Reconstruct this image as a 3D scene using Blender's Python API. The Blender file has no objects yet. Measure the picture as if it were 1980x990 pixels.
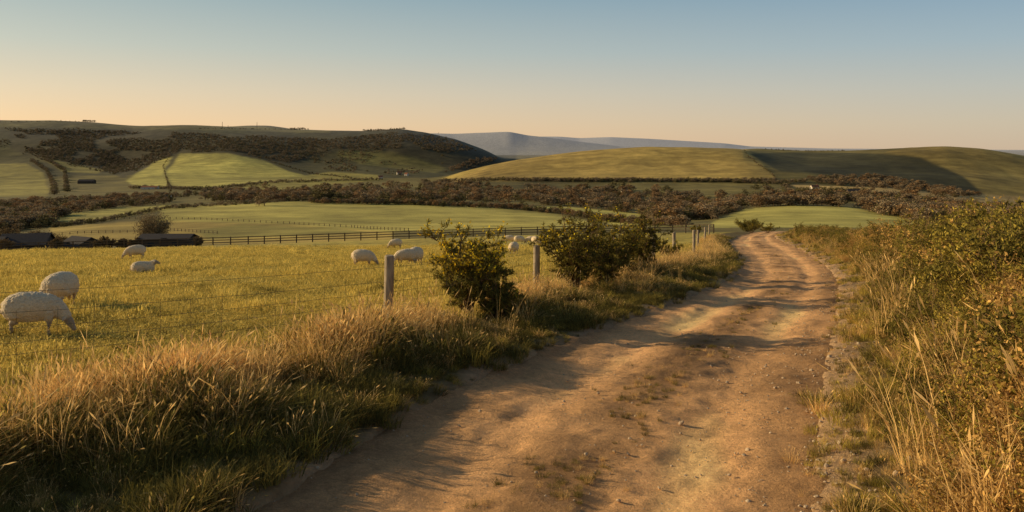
import bpy, math, random
import numpy as np
from mathutils import Vector, noise as mnoise
rng=np.random.default_rng(7); random.seed(7)
CZ=2.3; F=1540.0; HX=990.0; HY=290.0
SUN_EL=16.0; SUN_AZ=75.0   # degrees left of +Y

# ---------------------------------------------------------------- noise
def _h(ix,iy,s):
    n=(ix.astype(np.int64)*374761393+iy.astype(np.int64)*668265263+s*982451653)&0xffffffff
    n=((n^(n>>13))*1274126177)&0xffffffff
    n=n^(n>>16)
    return (n&0xffff)/65535.0
def vnoise(x,y,s=0):
    x=np.asarray(x,float);y=np.asarray(y,float)
    ix=np.floor(x);iy=np.floor(y);fx=x-ix;fy=y-iy
    fx=fx*fx*(3-2*fx);fy=fy*fy*(3-2*fy)
    a=_h(ix,iy,s);b=_h(ix+1,iy,s);c=_h(ix,iy+1,s);d=_h(ix+1,iy+1,s)
    return (a*(1-fx)+b*fx)*(1-fy)+(c*(1-fx)+d*fx)*fy-0.5
def fbm(x,y,s=0,o=4):
    r=0;a=1;f=1
    for i in range(o):
        r=r+a*vnoise(x*f+i*17.3,y*f-i*9.1,s+i);a*=.5;f*=2.03
    return r
def sstep(a,b,x):
    t=np.clip((x-a)/(b-a),0,1);return t*t*(3-2*t)

# ---------------------------------------------------------------- terrain
GX=np.arange(-400,2401,4.0)
def curve(pts,sm=10):
    p=np.array(pts,float);v=np.interp(GX,p[:,0],p[:,1])
    k=np.exp(-0.5*(np.arange(-30,31)*4.0/sm)**2);k/=k.sum()
    vp=np.pad(v,30,mode='edge');return np.convolve(vp,k,'valid')
def C(c): return np.full(GX.shape,float(c))
K=[]   # (Y, table of z)
def kz(Y,z): K.append((Y,C(z+0.0)))
def kp(Y,tab): K.append((Y,(HY-tab)/F*Y))
kz(-30,-1.0); kz(0,-2.3); kz(14.5,-3.2); kz(20.5,-3.72); kz(33,-4.85); kz(42,-5.75); kz(60,-7.5)
pc=curve([(-400,492),(0,487),(240,480),(480,473),(760,463),(1070,453),(1400,449),(1500,447),(2400,447)],30)
kp(120,pc)
kp(185,pc+7)
kp(330,curve([(0,470),(240,462),(400,458),(760,448),(1100,441),(1400,438),(2000,450)],30))
kp(500,curve([(0,440),(200,428),(350,424),(600,424),(800,428),(1000,428),(1150,430),(1350,432),(1500,428),(1700,428),(2000,436)],30))
kp(700,curve([(0,412),(200,402),(330,397),(560,391),(800,394),(1000,402),(1200,412),(1350,418),(1450,401),(1550,397),(1650,400),(1800,414),(2000,424)],30))
kp(950,curve([(0,393),(300,384),(600,380),(800,380),(1000,384),(1300,392),(1500,388),(1700,388),(2000,410)],30))
kp(1300,curve([(0,378),(300,370),(600,366),(860,360),(1000,358),(1300,360),(1500,356),(1700,362),(1850,375),(2000,388)],20))
kp(1550,curve([(0,368),(300,362),(600,356),(860,352),(940,346),(1000,340),(1150,332),(1300,330),(1450,325),(1500,330),(1600,330),(1700,335),(1800,335),(1900,340),(2000,350)],16))
kp(1900,curve([(0,358),(300,352),(600,348),(820,345),(860,341),(900,330),(940,319),(1000,307),(1080,297),(1160,289),(1250,284.5),(1330,283.5),(1430,288),(1500,300),(1560,305),(1640,300),(1760,290),(1830,286),(1900,290),(1960,299),(2000,306),(2300,330)],9))
kp(2150,curve([(0,345),(300,340),(600,345),(820,344),(900,350),(1000,325),(1200,310),(1400,291),(1470,288),(1560,292.5),(1640,291.5),(1700,288),(1760,285),(1830,283),(1900,288),(1960,298),(2000,306),(2300,330)],9))
kp(2700,curve([(0,310),(100,306),(230,320),(350,304),(450,300),(600,318),(700,315),(800,318),(900,326),(1000,340),(1200,320),(2400,320)],14))
kp(3200,curve([(0,262),(100,264),(250,275),(350,268),(450,264),(600,275),(700,272),(780,262),(820,266),(880,280),(940,303),(975,318),(1200,320),(2400,320)],10))
kp(3700,curve([(-400,240),(0,236),(100,234.5),(180,236),(250,241),(380,248.5),(500,250),(600,251),(700,254),(780,249.5),(820,254),(880,268),(940,295),(970,312),(1200,318),(2400,318)],6))
kp(4600,curve([(-400,270),(350,262),(430,247),(470,244),(520,244),(570,252),(700,262),(900,300),(2400,310)],8))
kp(7000,curve([(-400,300),(2400,300)],20))
kp(12000,curve([(-400,262),(700,262),(840,258),(880,259),(930,257),(985,255),(1020,262),(1060,266),(1120,274),(1200,283),(1300,287),(2400,294)],5))
kp(14000,curve([(-400,296),(2400,296)],20))
kp(19000,curve([(-400,270),(1000,268),(1040,264),(1080,264),(1120,267),(1180,265),(1250,268),(1300,271),(1400,277),(1450,283),(1600,287),(2000,290),(2400,290)],5))
kp(24000,curve([(-400,295),(2400,295)],20))
kp(45000,curve([(-400,290.5),(2400,290.5)],20))
KY=np.array([k[0] for k in K],float)
KT=np.array([k[1] for k in K])
Lt=np.array([(-10,-4.8),(3,-3.0),(5.86,-1.95),(8,-1.4),(10,-.65),(12,.4),(15.1,2.0),(22.9,5.7),(30,8.7),(45,12.9),(63,17.5),(80,21.9),(95,27.2),(110,33.5),(120,38)])
Rt=np.array([(-10,-1.5),(3,1.2),(5.86,2.15),(8.55,3.3),(11.3,4.4),(16.5,6.7),(22.9,9.4),(30,12.1),(45,17.2),(63,22.8),(80,27.0),(95,31.2),(110,37),(120,41.5)])
Bt=np.array([(-10,-8),(3,-5.6),(5,-5.2),(7,-4.75),(8.7,-4.0),(10.3,-3.2),(11.8,-2.3),(13.5,-1.6),(16.5,-.2),(20.5,1.5),(29,4.9),(38,8.6),(45,11.1),(60,14.5),(80,19.4),(95,24),(120,34)])
def sm_interp(Y,T):
    v=0
    for o,w in((-1.2,.25),(0,.5),(1.2,.25)): v=v+w*np.interp(np.asarray(Y)+o,T[:,0],T[:,1])
    return v
Lf=lambda Y:sm_interp(Y,Lt); Rf=lambda Y:sm_interp(Y,Rt); Bf=lambda Y:sm_interp(Y,Bt)
def H(X,Y,detail=True):
    X=np.asarray(X,float);Y=np.asarray(Y,float);X,Y=np.broadcast_arrays(X,Y)
    sh=X.shape;X=X.ravel();Y=np.clip(Y.ravel(),-29.9,44999)
    px=np.clip(HX+F*X/np.maximum(Y,2.0),-400,2400)
    z=np.zeros(X.shape);n=len(KY)
    ki=np.clip(np.searchsorted(KY,Y,side='right')-1,0,n-2)
    for k in range(n-1):
        m=ki==k
        if not m.any():continue
        p=px[m];
        ev=lambda j:np.interp(p,GX,KT[j])
        z1=ev(k);z2=ev(k+1);h=KY[k+1]-KY[k];d=(z2-z1)/h
        def slope(da,db):
            return np.where(da*db>0,2*da*db/np.where(np.abs(da+db)<1e-9,1e-9,da+db),0)
        m1=d if k==0 else slope((z1-ev(k-1))/(KY[k]-KY[k-1]),d)
        m2=d if k==n-2 else slope(d,(ev(k+2)-z2)/(KY[k+2]-KY[k+1]))
        t=(Y[m]-KY[k])/h
        z[m]=(2*t**3-3*t**2+1)*z1+(t**3-2*t**2+t)*h*m1+(-2*t**3+3*t**2)*z2+(t**3-t**2)*h*m2
    fade=1-sstep(85,125,Y)
    z-=0.012*np.clip(-X-20,0,60)*(1-sstep(60,120,Y))
    L=Lf(Y);R=Rf(Y);B=Bf(Y)
    ins=sstep(L-.35,L+.35,X)*(1-sstep(R-.3,R+.5,X))
    z-=fade*ins*.13
    W=(R-L);c=(X-L)/np.maximum(W,.1)
    rut=np.exp(-((c-.27)/.09)**2)+np.exp(-((c-.74)/.09)**2)
    z-=fade*rut*.055
    z+=fade*.16*sstep(B-1.2,B+.2,X)*(1-sstep(B+.6,L-.1,X))
    z+=fade*.75*sstep(R+.3,R+3.2,X)*(1-.5*sstep(30,80,Y))
    if detail:
        z+=fade*(.10*fbm(X*.35,Y*.35,3,3)*(1-ins*.8)+.035*fbm(X*2.2,Y*2.2,5,3))
        far=sstep(150,900,Y)
        z+=far*(1-sstep(9000,14000,Y))*np.minimum(Y*.0016,3.5)*fbm(X*.006,Y*.006,9,4)
        z+=sstep(2200,2900,Y)*(1-sstep(3600,4000,Y))*34*(vnoise(X*.0028,Y*.0012,19))
        z+=sstep(1350,1600,Y)*(1-sstep(1850,2000,Y))*7*(vnoise(X*.006,Y*.003,23))
    return (z+CZ).reshape(sh)
def Hs(x,y): return float(H(np.array([x]),np.array([y]))[0])

# where a line of sight at bearing px / depression py first meets the land
SY=np.concatenate([np.arange(62,200,1.0),np.geomspace(200,20000,1500)])
SX=np.arange(-300,2301,6.0)
XX=(SX[:,None]-HX)/F*SY[None,:]
ZZ=H(XX,np.broadcast_to(SY,XX.shape))
PY=HY-F*(ZZ-CZ)/SY[None,:]
CM=np.minimum.accumulate(PY,axis=1)
def hit(px,py,ymin=130):
    i=int(np.clip(round((px-SX[0])/6),0,len(SX)-1))
    row=CM[i];j0=np.searchsorted(SY,ymin)
    j=np.searchsorted(-row[j0:],-py)+j0
    if j>=len(SY):return None
    Y=SY[j];X=(px-HX)/F*Y
    return X,Y

def inpoly(px,py,poly):
    r=np.zeros(px.shape,bool);n=len(poly);j=n-1
    for i in range(n):
        xi,yi=poly[i];xj,yj=poly[j]
        c=((yi>py)!=(yj>py))&(px<(xj-xi)*(py-yi)/((yj-yi) if yj!=yi else 1e-9)+xi)
        r^=c;j=i
    return r

def obj(name,me,parent=None,link=True):
    o=bpy.data.objects.new(name,me)
    if link:bpy.context.scene.collection.objects.link(o)
    if parent:o.parent=parent
    return o
def setcol(me,name,arr):
    a=me.attributes.new(name,'FLOAT_COLOR','POINT')
    c=np.ones((len(me.vertices),4),np.float32);c[:,:3]=arr
    a.data.foreach_set('color',c.ravel())
def gridmesh(name,V,nr,nc):
    me=bpy.data.meshes.new(name)
    me.vertices.add(nr*nc);me.vertices.foreach_set('co',V.astype(np.float32).ravel())
    i=np.arange((nr-1)*(nc-1));r=i//(nc-1);c=i%(nc-1);a=r*nc+c
    q=np.stack([a,a+1,a+nc+1,a+nc],1).astype(np.int32)
    me.loops.add(q.size);me.loops.foreach_set('vertex_index',q.ravel())
    me.polygons.add(len(q));me.polygons.foreach_set('loop_start',(np.arange(len(q))*4).astype(np.int32))
    me.polygons.foreach_set('use_smooth',np.ones(len(q),bool))
    me.update(calc_edges=True);me.validate()
    return me

# ---------------------------------------------------------------- materials
def newmat(name):
    m=bpy.data.materials.new(name);m.use_nodes=True;nt=m.node_tree
    b=nt.nodes['Principled BSDF'];b.inputs['Roughness'].default_value=.9
    b.inputs['Specular IOR Level'].default_value=.15
    return m,nt,b
def N(nt,t,**k):
    n=nt.nodes.new(t)
    for a,v in k.items():setattr(n,a,v)
    return n
def noise_n(nt,scale,detail=4,rough=.6,vec=None):
    n=N(nt,'ShaderNodeTexNoise');n.inputs['Scale'].default_value=scale;n.inputs['Detail'].default_value=detail;n.inputs['Roughness'].default_value=rough
    if vec is not None:nt.links.new(vec,n.inputs['Vector'])
    return n
def maprange(nt,src,a,b,c,d):
    n=N(nt,'ShaderNodeMapRange');nt.links.new(src,n.inputs[0])
    for i,v in enumerate((a,b,c,d)):n.inputs[i+1].default_value=v
    return n.outputs[0]
def mixc(nt,fac,A,B,mode='MIX'):
    n=N(nt,'ShaderNodeMix',data_type='RGBA',blend_type=mode)
    if isinstance(fac,(int,float)):n.inputs[0].default_value=fac
    else:nt.links.new(fac,n.inputs[0])
    for i,v in((6,A),(7,B)):
        if isinstance(v,tuple):n.inputs[i].default_value=(*v,1)
        else:nt.links.new(v,n.inputs[i])
    return n.outputs[2]
def scalec(nt,col,fac):
    n=N(nt,'ShaderNodeVectorMath',operation='SCALE');nt.links.new(col,n.inputs[0]);nt.links.new(fac,n.inputs['Scale']);return n.outputs[0]
def mul(nt,a,b):
    n=N(nt,'ShaderNodeMath',operation='MULTIPLY');nt.links.new(a,n.inputs[0]);nt.links.new(b,n.inputs[1]);return n.outputs[0]

def terrain_mat():
    m,nt,b=newmat('terrain_grass')
    at=N(nt,'ShaderNodeAttribute',attribute_name='Col')
    geo=N(nt,'ShaderNodeNewGeometry');P=geo.outputs['Position']
    n1=noise_n(nt,9,5,.7,P);n2=noise_n(nt,1.1,4,.6,P);n3=noise_n(nt,.035,6,.65,P)
    f=mul(nt,mul(nt,maprange(nt,n1.outputs[0],.3,.7,.72,1.28),maprange(nt,n2.outputs[0],.3,.7,.78,1.2)),maprange(nt,n3.outputs[0],.3,.7,.66,1.32))
    col=scalec(nt,at.outputs[0],f)
    nt.links.new(col,b.inputs['Base Color'])
    bp=N(nt,'ShaderNodeBump');bp.inputs['Distance'].default_value=.06;bp.inputs['Strength'].default_value=.8
    nt.links.new(n1.outputs[0],bp.inputs['Height']);nt.links.new(bp.outputs[0],b.inputs['Normal'])
    return m
def track_mat():
    m,nt,b=newmat('track_soil')
    geo=N(nt,'ShaderNodeNewGeometry');P=geo.outputs['Position']
    at=N(nt,'ShaderNodeAttribute',attribute_name='Col')
    n1=noise_n(nt,14,6,.75,P);n2=noise_n(nt,1.6,5,.65,P);n3=noise_n(nt,60,3,.7,P)
    f=mul(nt,mul(nt,maprange(nt,n1.outputs[0],.3,.7,.72,1.22),maprange(nt,n2.outputs[0],.3,.7,.74,1.2)),maprange(nt,n3.outputs[0],.3,.7,.76,1.22))
    col=scalec(nt,at.outputs[0],f)
    v=N(nt,'ShaderNodeTexVoronoi');v.inputs['Scale'].default_value=26;nt.links.new(P,v.inputs['Vector'])
    peb=maprange(nt,v.outputs['Distance'],.12,.22,1,0)
    sel=maprange(nt,n2.outputs[0],.5,.62,0,.55)
    col=mixc(nt,mul(nt,peb,sel),col,(.78,.54,.32))
    nt.links.new(col,b.inputs['Base Color'])
    bp=N(nt,'ShaderNodeBump');bp.inputs['Distance'].default_value=.06;bp.inputs['Strength'].default_value=.9
    nt.links.new(n1.outputs[0],bp.inputs['Height'])
    bp2=N(nt,'ShaderNodeBump');bp2.inputs['Distance'].default_value=.015;bp2.inputs['Strength'].default_value=.7
    nt.links.new(n3.outputs[0],bp2.inputs['Height']);nt.links.new(bp.outputs[0],bp2.inputs['Normal'])
    nt.links.new(bp2.outputs[0],b.inputs['Normal'])
    return m
def leaf_mat(name,c1,c2,trans=.3,inst_var=.35,hazed=False):
    m,nt,b=newmat(name)
    at=N(nt,'ShaderNodeAttribute',attribute_name='tone')
    oi=N(nt,'ShaderNodeObjectInfo')
    col=mixc(nt,at.outputs['Fac'],c1,c2)
    col=scalec(nt,col,maprange(nt,oi.outputs['Random'],0,1,1-inst_var,1+inst_var))
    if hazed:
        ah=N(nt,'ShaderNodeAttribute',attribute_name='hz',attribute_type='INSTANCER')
        col=mixc(nt,ah.outputs['Fac'],col,(.24,.185,.125))  # haze tint painted into the leaf colour of distant trees
    nt.links.new(col,b.inputs['Base Color'])
    tr=N(nt,'ShaderNodeBsdfTranslucent');nt.links.new(col,tr.inputs['Color'])
    mx=N(nt,'ShaderNodeMixShader');mx.inputs[0].default_value=trans
    nt.links.new(b.outputs[0],mx.inputs[1]);nt.links.new(tr.outputs[0],mx.inputs[2])
    nt.links.new(mx.outputs[0],nt.nodes['Material Output'].inputs[0])
    return m
def plain_mat(name,c,var=.3,scale=20,bump=.0,stretch=None):
    m,nt,b=newmat(name)
    tc=N(nt,'ShaderNodeTexCoord');vec=tc.outputs['Object']
    if stretch:
        mp=N(nt,'ShaderNodeMapping');mp.inputs['Scale'].default_value=stretch;nt.links.new(vec,mp.inputs[0]);vec=mp.outputs[0]
    n=noise_n(nt,scale,5,.65,vec)
    col=mixc(nt,maprange(nt,n.outputs[0],.3,.7,0,1),tuple(x*(1-var) for x in c),tuple(x*(1+var) for x in c))
    nt.links.new(col,b.inputs['Base Color'])
    if bump:
        bp=N(nt,'ShaderNodeBump');bp.inputs['Distance'].default_value=bump;nt.links.new(n.outputs[0],bp.inputs['Height']);nt.links.new(bp.outputs[0],b.inputs['Normal'])
    return m
M_ter=terrain_mat();M_trk=track_mat()
M_past=leaf_mat('pasture_blades',(.36,.28,.055),(.94,.69,.18),.35,.28)
M_dry=leaf_mat('dry_grass_blades',(.46,.27,.08),(1.0,.66,.26),.35,.28)
M_rough=leaf_mat('rough_grass_blades',(.075,.068,.017),(.31,.235,.055),.3,.35)
M_verge=leaf_mat('yellow_green_blades',(.25,.20,.03),(.74,.54,.11),.3,.3)  # paler, yellower blades than the rough grass
M_gorse=leaf_mat('gorse_needles',(.08,.07,.018),(.37,.29,.055),.2,.28)
M_flower=leaf_mat('gorse_flowers',(.85,.50,.02),(.98,.72,.03),.2,.1)
M_brack=leaf_mat('bracken_fronds',(.26,.14,.035),(.74,.44,.13),.3,.3)
M_bram=leaf_mat('bramble_leaves',(.13,.115,.02),(.52,.37,.06),.25,.3)
M_bark=plain_mat('shrub_bark',(.16,.10,.05),.4,30)
M_twig=plain_mat('dry_stems',(.46,.28,.12),.4,30)
M_post=plain_mat('weathered_post_wood',(.36,.28,.19),.45,14,.01,(1,1,.15))
M_rail=plain_mat('dark_rail_wood',(.10,.07,.045),.3,10)
M_wire=plain_mat('fence_wire',(.16,.12,.08),.2,30)
M_t1=leaf_mat('tree_foliage_olive',(.05,.045,.014),(.23,.18,.05),.15,.3,True)
M_t2=leaf_mat('tree_foliage_russet',(.14,.08,.035),(.46,.26,.105),.15,.3,True)
M_t3=leaf_mat('tree_foliage_greybrown',(.13,.095,.052),(.40,.28,.15),.15,.3,True)
M_stone=plain_mat('flint_stone',(.50,.37,.24),.4,20)

# ---------------------------------------------------------------- terrain mesh
rows=np.concatenate([np.linspace(-12,3,20)[:-1],np.geomspace(3+6,66+6,260)-6,np.geomspace(66.5,185,60),np.geomspace(188,700,75)[0:],np.geomspace(705,4200,330),np.geomspace(4260,20000,60),np.geomspace(20500,44900,8)])
cols=np.concatenate([np.linspace(-1.5,-.72,40)[:-1],np.linspace(-.72,.72,1000),np.linspace(.72,1.5,40)[1:]])
RR,CC=np.meshgrid(rows,cols,indexing='ij')
X=CC*(RR+22);Y=RR
Z=H(X,Y)
px=HX+F*X/np.maximum(Y,2);py=HY-F*(Z-CZ)/np.maximum(Y,2)
col=np.zeros(X.shape+(3,))
def paint(mask,c): col[mask]=c
past=np.array((.46,.35,.075))
col[:]=past
mid=Y>125
warp=6*fbm(X*.004,Y*.004,31,3)
pxw=px+warp*1.0;pyw=py+warp*.35
OL=(.16,.125,.036);GR=(.29,.235,.055);BG=(.41,.345,.082);YL=(.44,.31,.075);DK=(.075,.06,.026);TN=(.58,.39,.14)
paint(mid,OL)
paint((Y>2200)&(px<1000),(.085,.072,.025))
fields=[
 (1500,4200,DK,[(20,252),(250,252),(420,258),(560,262),(640,270),(760,257),(860,262),(970,310),(960,335),(880,330),(800,300),(700,285),(640,290),(560,318),(430,296),(340,298),(240,345),(180,322),(60,302),(20,290)]),
 (1000,3000,GR,[(-60,318),(50,316),(85,335),(95,380),(-60,382)]),
 (1500,3300,GR,[(85,307),(200,328),(190,336),(120,332)]),
 (1500,3300,BG,[(246,350),(300,312),(335,303),(318,325),(326,362),(262,362)]),
 (1000,3300,BG,[(332,362),(322,330),(350,298),(440,297),(510,310),(560,332),(625,348),(520,350),(400,364)]),
 (1000,3300,GR,[(470,357),(640,333),(730,338),(740,348),(600,362),(480,372)]),
 (1500,3300,(.18,.15,.04),[(650,290),(760,295),(860,325),(840,334),(700,318),(650,300)]),
 (3200,4200,(.18,.145,.042),[(-60,228),(250,236),(640,246),(640,258),(420,252),(250,248),(-60,245)]),
 (1000,2400,YL,[(850,345),(905,326),(960,315),(940,330),(880,345)]),
 # right hill
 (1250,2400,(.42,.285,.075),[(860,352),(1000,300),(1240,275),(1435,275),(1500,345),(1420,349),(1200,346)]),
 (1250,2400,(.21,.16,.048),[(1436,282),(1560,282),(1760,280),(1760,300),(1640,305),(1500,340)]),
 (1250,2400,(.078,.068,.027),[(1445,296),(1560,294),(1700,297),(1780,305),(1870,345),(1915,383),(1790,362),(1650,345),(1560,335),(1510,333)]),  # hill shadow between the two humps, painted into the ground colour
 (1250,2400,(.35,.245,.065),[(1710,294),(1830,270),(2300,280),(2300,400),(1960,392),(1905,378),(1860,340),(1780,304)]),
 # valley
 (330,1100,(.42,.345,.082),[(315,402),(560,389),(800,393),(950,401),(1080,415),(1150,430),(1150,447),(760,452),(300,427)]),
 (180,700,YL,[(95,437),(300,427),(560,434),(760,449),(760,470),(110,475)]),
 (180,700,GR,[(380,445),(460,434),(640,440),(720,450),(400,463)]),
 (300,1100,BG,[(985,397),(1100,400),(1210,410),(1310,424),(1340,437),(1190,437),(1130,415)]),
 (300,1100,BG,[(1376,430),(1440,404),(1540,397),(1640,400),(1780,428),(1780,440),(1376,440)]),
 (700,1600,TN,[(1530,357),(1700,362),(1850,374),(2100,385),(2100,415),(1850,394),(1650,378),(1560,374)]),
 (700,1300,GR,[(-60,392),(90,388),(110,396),(-60,402)]),
 (400,1000,BG,[(100,418),(230,402),(330,396),(320,404),(180,430),(100,432)]),
 (130,330,OL,[(-100,470),(200,465),(200,490),(-100,495)]),
]
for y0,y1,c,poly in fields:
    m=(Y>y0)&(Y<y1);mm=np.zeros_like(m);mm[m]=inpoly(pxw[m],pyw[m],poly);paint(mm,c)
# soft transitions between swards and round the painted hill shade
cb=col.copy()
for _ in range(3):
    cb=(cb+np.roll(cb,1,0)+np.roll(cb,-1,0)+np.roll(cb,1,1)+np.roll(cb,-1,1))/5
cb[:3]=col[:3];cb[-3:]=col[-3:];cb[:,:3]=col[:,:3];cb[:,-3:]=col[:,-3:]
col=np.where(mid[...,None],cb,col)
v=(1+.6*fbm(X*.004,Y*.0025,51,4))[...,None];col=np.where(mid[...,None],col*v,col)
v=(1+.35*fbm(X*.012,Y*.05,53,4)+.35*fbm(X*.02,Y*.012,57,4))[...,None];col=np.where(mid[...,None],col*np.clip(v,.4,1.7),col)
near=Y<125
L=Lf(Y);R=Rf(Y);B=Bf(Y);nz=.5*fbm(X*1.3,Y*1.3,77,3)
dirt=sstep(L-.5,L+.1,X+nz)*(1-sstep(R+.2,R+1.0,X+nz))
verge=sstep(B-.5,B+.3,X+nz)*(1-sstep(R+14,R+18,X))
nc=past*(1+.5*fbm(X*.12,Y*.12,60,4)+.5*fbm(X*.7,Y*.7,8,3))[...,None]*np.array((1,1,1))
nc=nc*(1-verge[...,None])+verge[...,None]*np.array((.16,.115,.04))
nc=nc*(1-dirt[...,None])+dirt[...,None]*np.array((.46,.28,.14))
col=np.where(near[...,None],np.clip(nc,0.01,1),col)
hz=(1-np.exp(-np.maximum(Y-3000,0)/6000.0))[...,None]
col=col*(1-hz)+hz*np.array((.60,.58,.60))  # aerial haze painted into the base colour of the far land
trk=(X>Lf(Y)+.0)&(X<Rf(Y)+0)&(Y<115)
Zm=Z-trk*.07
me=gridmesh('terrain',np.stack([X,Y,Zm],-1).reshape(-1,3),len(rows),len(cols))
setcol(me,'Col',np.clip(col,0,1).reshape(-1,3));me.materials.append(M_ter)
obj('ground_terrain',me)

# track sheet
ry=np.concatenate([np.geomspace(10,76,520)-12,np.geomspace(64.5,116,60)]);cc=np.linspace(0,1,90)
RR,CC=np.meshgrid(ry,cc,indexing='ij')
L=Lf(RR)-.55;R=Rf(RR)+.7;TX=L+(R-L)*CC
nzl=.35*fbm(TX*1.1,RR*1.1,91,4)
inn=sstep(L+.15,L+.7,TX+nzl)*(1-sstep(R-.9,R-.2,TX+nzl))
TZ=H(TX,RR)+.012+.03*fbm(TX*5,RR*5,12,4)+.055*fbm(TX*1.2,RR*.7,14,3)*inn-.12*(1-inn)
me=gridmesh('track',np.stack([TX,RR,TZ],-1).reshape(-1,3),len(ry),len(cc))
c=(TX-Lf(RR))/(Rf(RR)-Lf(RR))
rut=np.exp(-((c-.27)/.12)**2)+np.exp(-((c-.74)/.12)**2)
cenn=np.exp(-((c-.5)/.10)**2)*sstep(-.25,.2,fbm(TX*.5,RR*.5,41,4))
tc=np.array((.76,.41,.175))[None,None]*(1+.26*rut[...,None])
tc=tc*(1-.5*cenn[...,None])
tc=tc*(1+.5*fbm(TX*.6,RR*.25,44,4))[...,None]
eg=(1-sstep(-.1,.14,c)*(1-sstep(.78,1.05,c+.12*fbm(TX,RR,46,3))))[...,None]
tc=tc*(1-eg*.45)
setcol(me,'Col',np.clip(tc,0,1).reshape(-1,3));me.materials.append(M_trk);obj('dirt_track',me)

# ---------------------------------------------------------------- mesh accumulators
class Acc:
    def __init__(s):s.v=[];s.f=[];s.t=[];s.m=[];s.n=0
    def add(s,V,Fc,tone,mi=0):
        s.v.append(np.asarray(V,float).reshape(-1,3));k=len(s.v[-1])
        s.f+= [tuple(i+s.n for i in f) for f in Fc];s.m+=[mi]*len(Fc)
        s.t.append(np.full(k,tone) if np.isscalar(tone) else np.asarray(tone));s.n+=k
    def mesh(s,name,mats,smooth=False):
        me=bpy.data.meshes.new(name);me.from_pydata(np.concatenate(s.v).tolist(),[],s.f)
        a=me.attributes.new('tone','FLOAT','POINT');a.data.foreach_set('value',np.concatenate(s.t).astype(np.float32))
        for m in mats:me.materials.append(m)
        me.polygons.foreach_set('material_index',np.array(s.m,np.int32))
        if smooth:me.polygons.foreach_set('use_smooth',np.ones(len(me.polygons),bool))
        me.update();return me
def blade(acc,r,p,h,w,az,lean,tone,mi=0,seed=False):
    d=np.array((math.cos(az),math.sin(az),0));s=np.array((-d[1],d[0],0))
    a2=r.uniform(0,6.28);s=s*math.cos(a2)*1+d*math.sin(a2)*.6
    s=s/np.linalg.norm(s)
    pts=[]
    for t in(0,.4,.75,1):
        pts.append(p+d*lean*h*t*t+np.array((0,0,h*(t-.28*lean*t*t))))
    V=[pts[0]-s*w,pts[0]+s*w,pts[1]-s*w*.85,pts[1]+s*w*.85,pts[2]-s*w*.55,pts[2]+s*w*.55,pts[3]]
    acc.add(V,[(0,1,3,2),(2,3,5,4),(4,5,6)],tone,mi)
    if seed:
        e=pts[3];dd=pts[3]-pts[2];dd/=np.linalg.norm(dd)
        acc.add([e-dd*h*.16,e-dd*h*.04+s*w*2.6,e+dd*h*.05,e-dd*h*.04-s*w*2.6],[(0,1,2,3)],min(1,tone+.2),mi)
def tuft(name,seed,n,h,rad,w,lean,mat,seedp=0.0,hv=.4):
    r=np.random.default_rng(seed);a=Acc()
    for i in range(n):
        q=rad*math.sqrt(r.random());th=r.uniform(0,6.28)
        az=th+r.normal(0,.8)
        blade(a,r,np.array((q*math.cos(th),q*math.sin(th),-.02)),h*r.uniform(1-hv,1+hv*.5),w*r.uniform(.7,1.3),az,abs(r.normal(lean,lean*.6)),r.random(),0,r.random()<seedp)
    return obj(name,a.mesh(name,[mat]),link=False)
def tube(acc,pts,rad,tone=.5,mi=0,ns=5):
    pts=[np.asarray(p,float) for p in pts];V=[]
    for i,p in enumerate(pts):
        d=pts[min(i+1,len(pts)-1)]-pts[max(i-1,0)];d/=np.linalg.norm(d)+1e-9
        u=np.cross(d,(0,0,1) if abs(d[2])<.9 else (1,0,0));u/=np.linalg.norm(u);w=np.cross(d,u)
        for k in range(ns):
            a=6.2832*k/ns;V.append(p+rad[i]*(u*math.cos(a)+w*math.sin(a)))
    Fc=[]
    for i in range(len(pts)-1):
        for k in range(ns):
            Fc.append((i*ns+k,i*ns+(k+1)%ns,(i+1)*ns+(k+1)%ns,(i+1)*ns+k))
    Fc.append(tuple(range((len(pts)-1)*ns,len(pts)*ns)))
    acc.add(V,Fc,tone,mi)
def needles(acc,r,p,d,n,ln,w,mi):
    d=d/(np.linalg.norm(d)+1e-9)
    for i in range(n):
        q=r.normal(0,1,3);q/=np.linalg.norm(q);e=d*.55+q*.8;e/=np.linalg.norm(e)
        s=np.cross(e,r.normal(0,1,3));s/=np.linalg.norm(s)+1e-9
        b=p+d*r.uniform(-.5,.6)*ln;L=ln*r.uniform(.6,1.2)
        acc.add([b-s*w,b+s*w,b+e*L],[(0,1,2)],r.random(),mi)
def leaves(acc,r,p,n,rad,sz,mi):
    for i in range(n):
        c=p+r.normal(0,rad,3);u=r.normal(0,1,3);u/=np.linalg.norm(u);v=np.cross(u,r.normal(0,1,3));v/=np.linalg.norm(v)+1e-9
        s=sz*r.uniform(.6,1.3)
        acc.add([c-u*s,c+v*s*.5,c+u*s,c-v*s*.5],[(0,1,2,3)],r.random(),mi)
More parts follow.
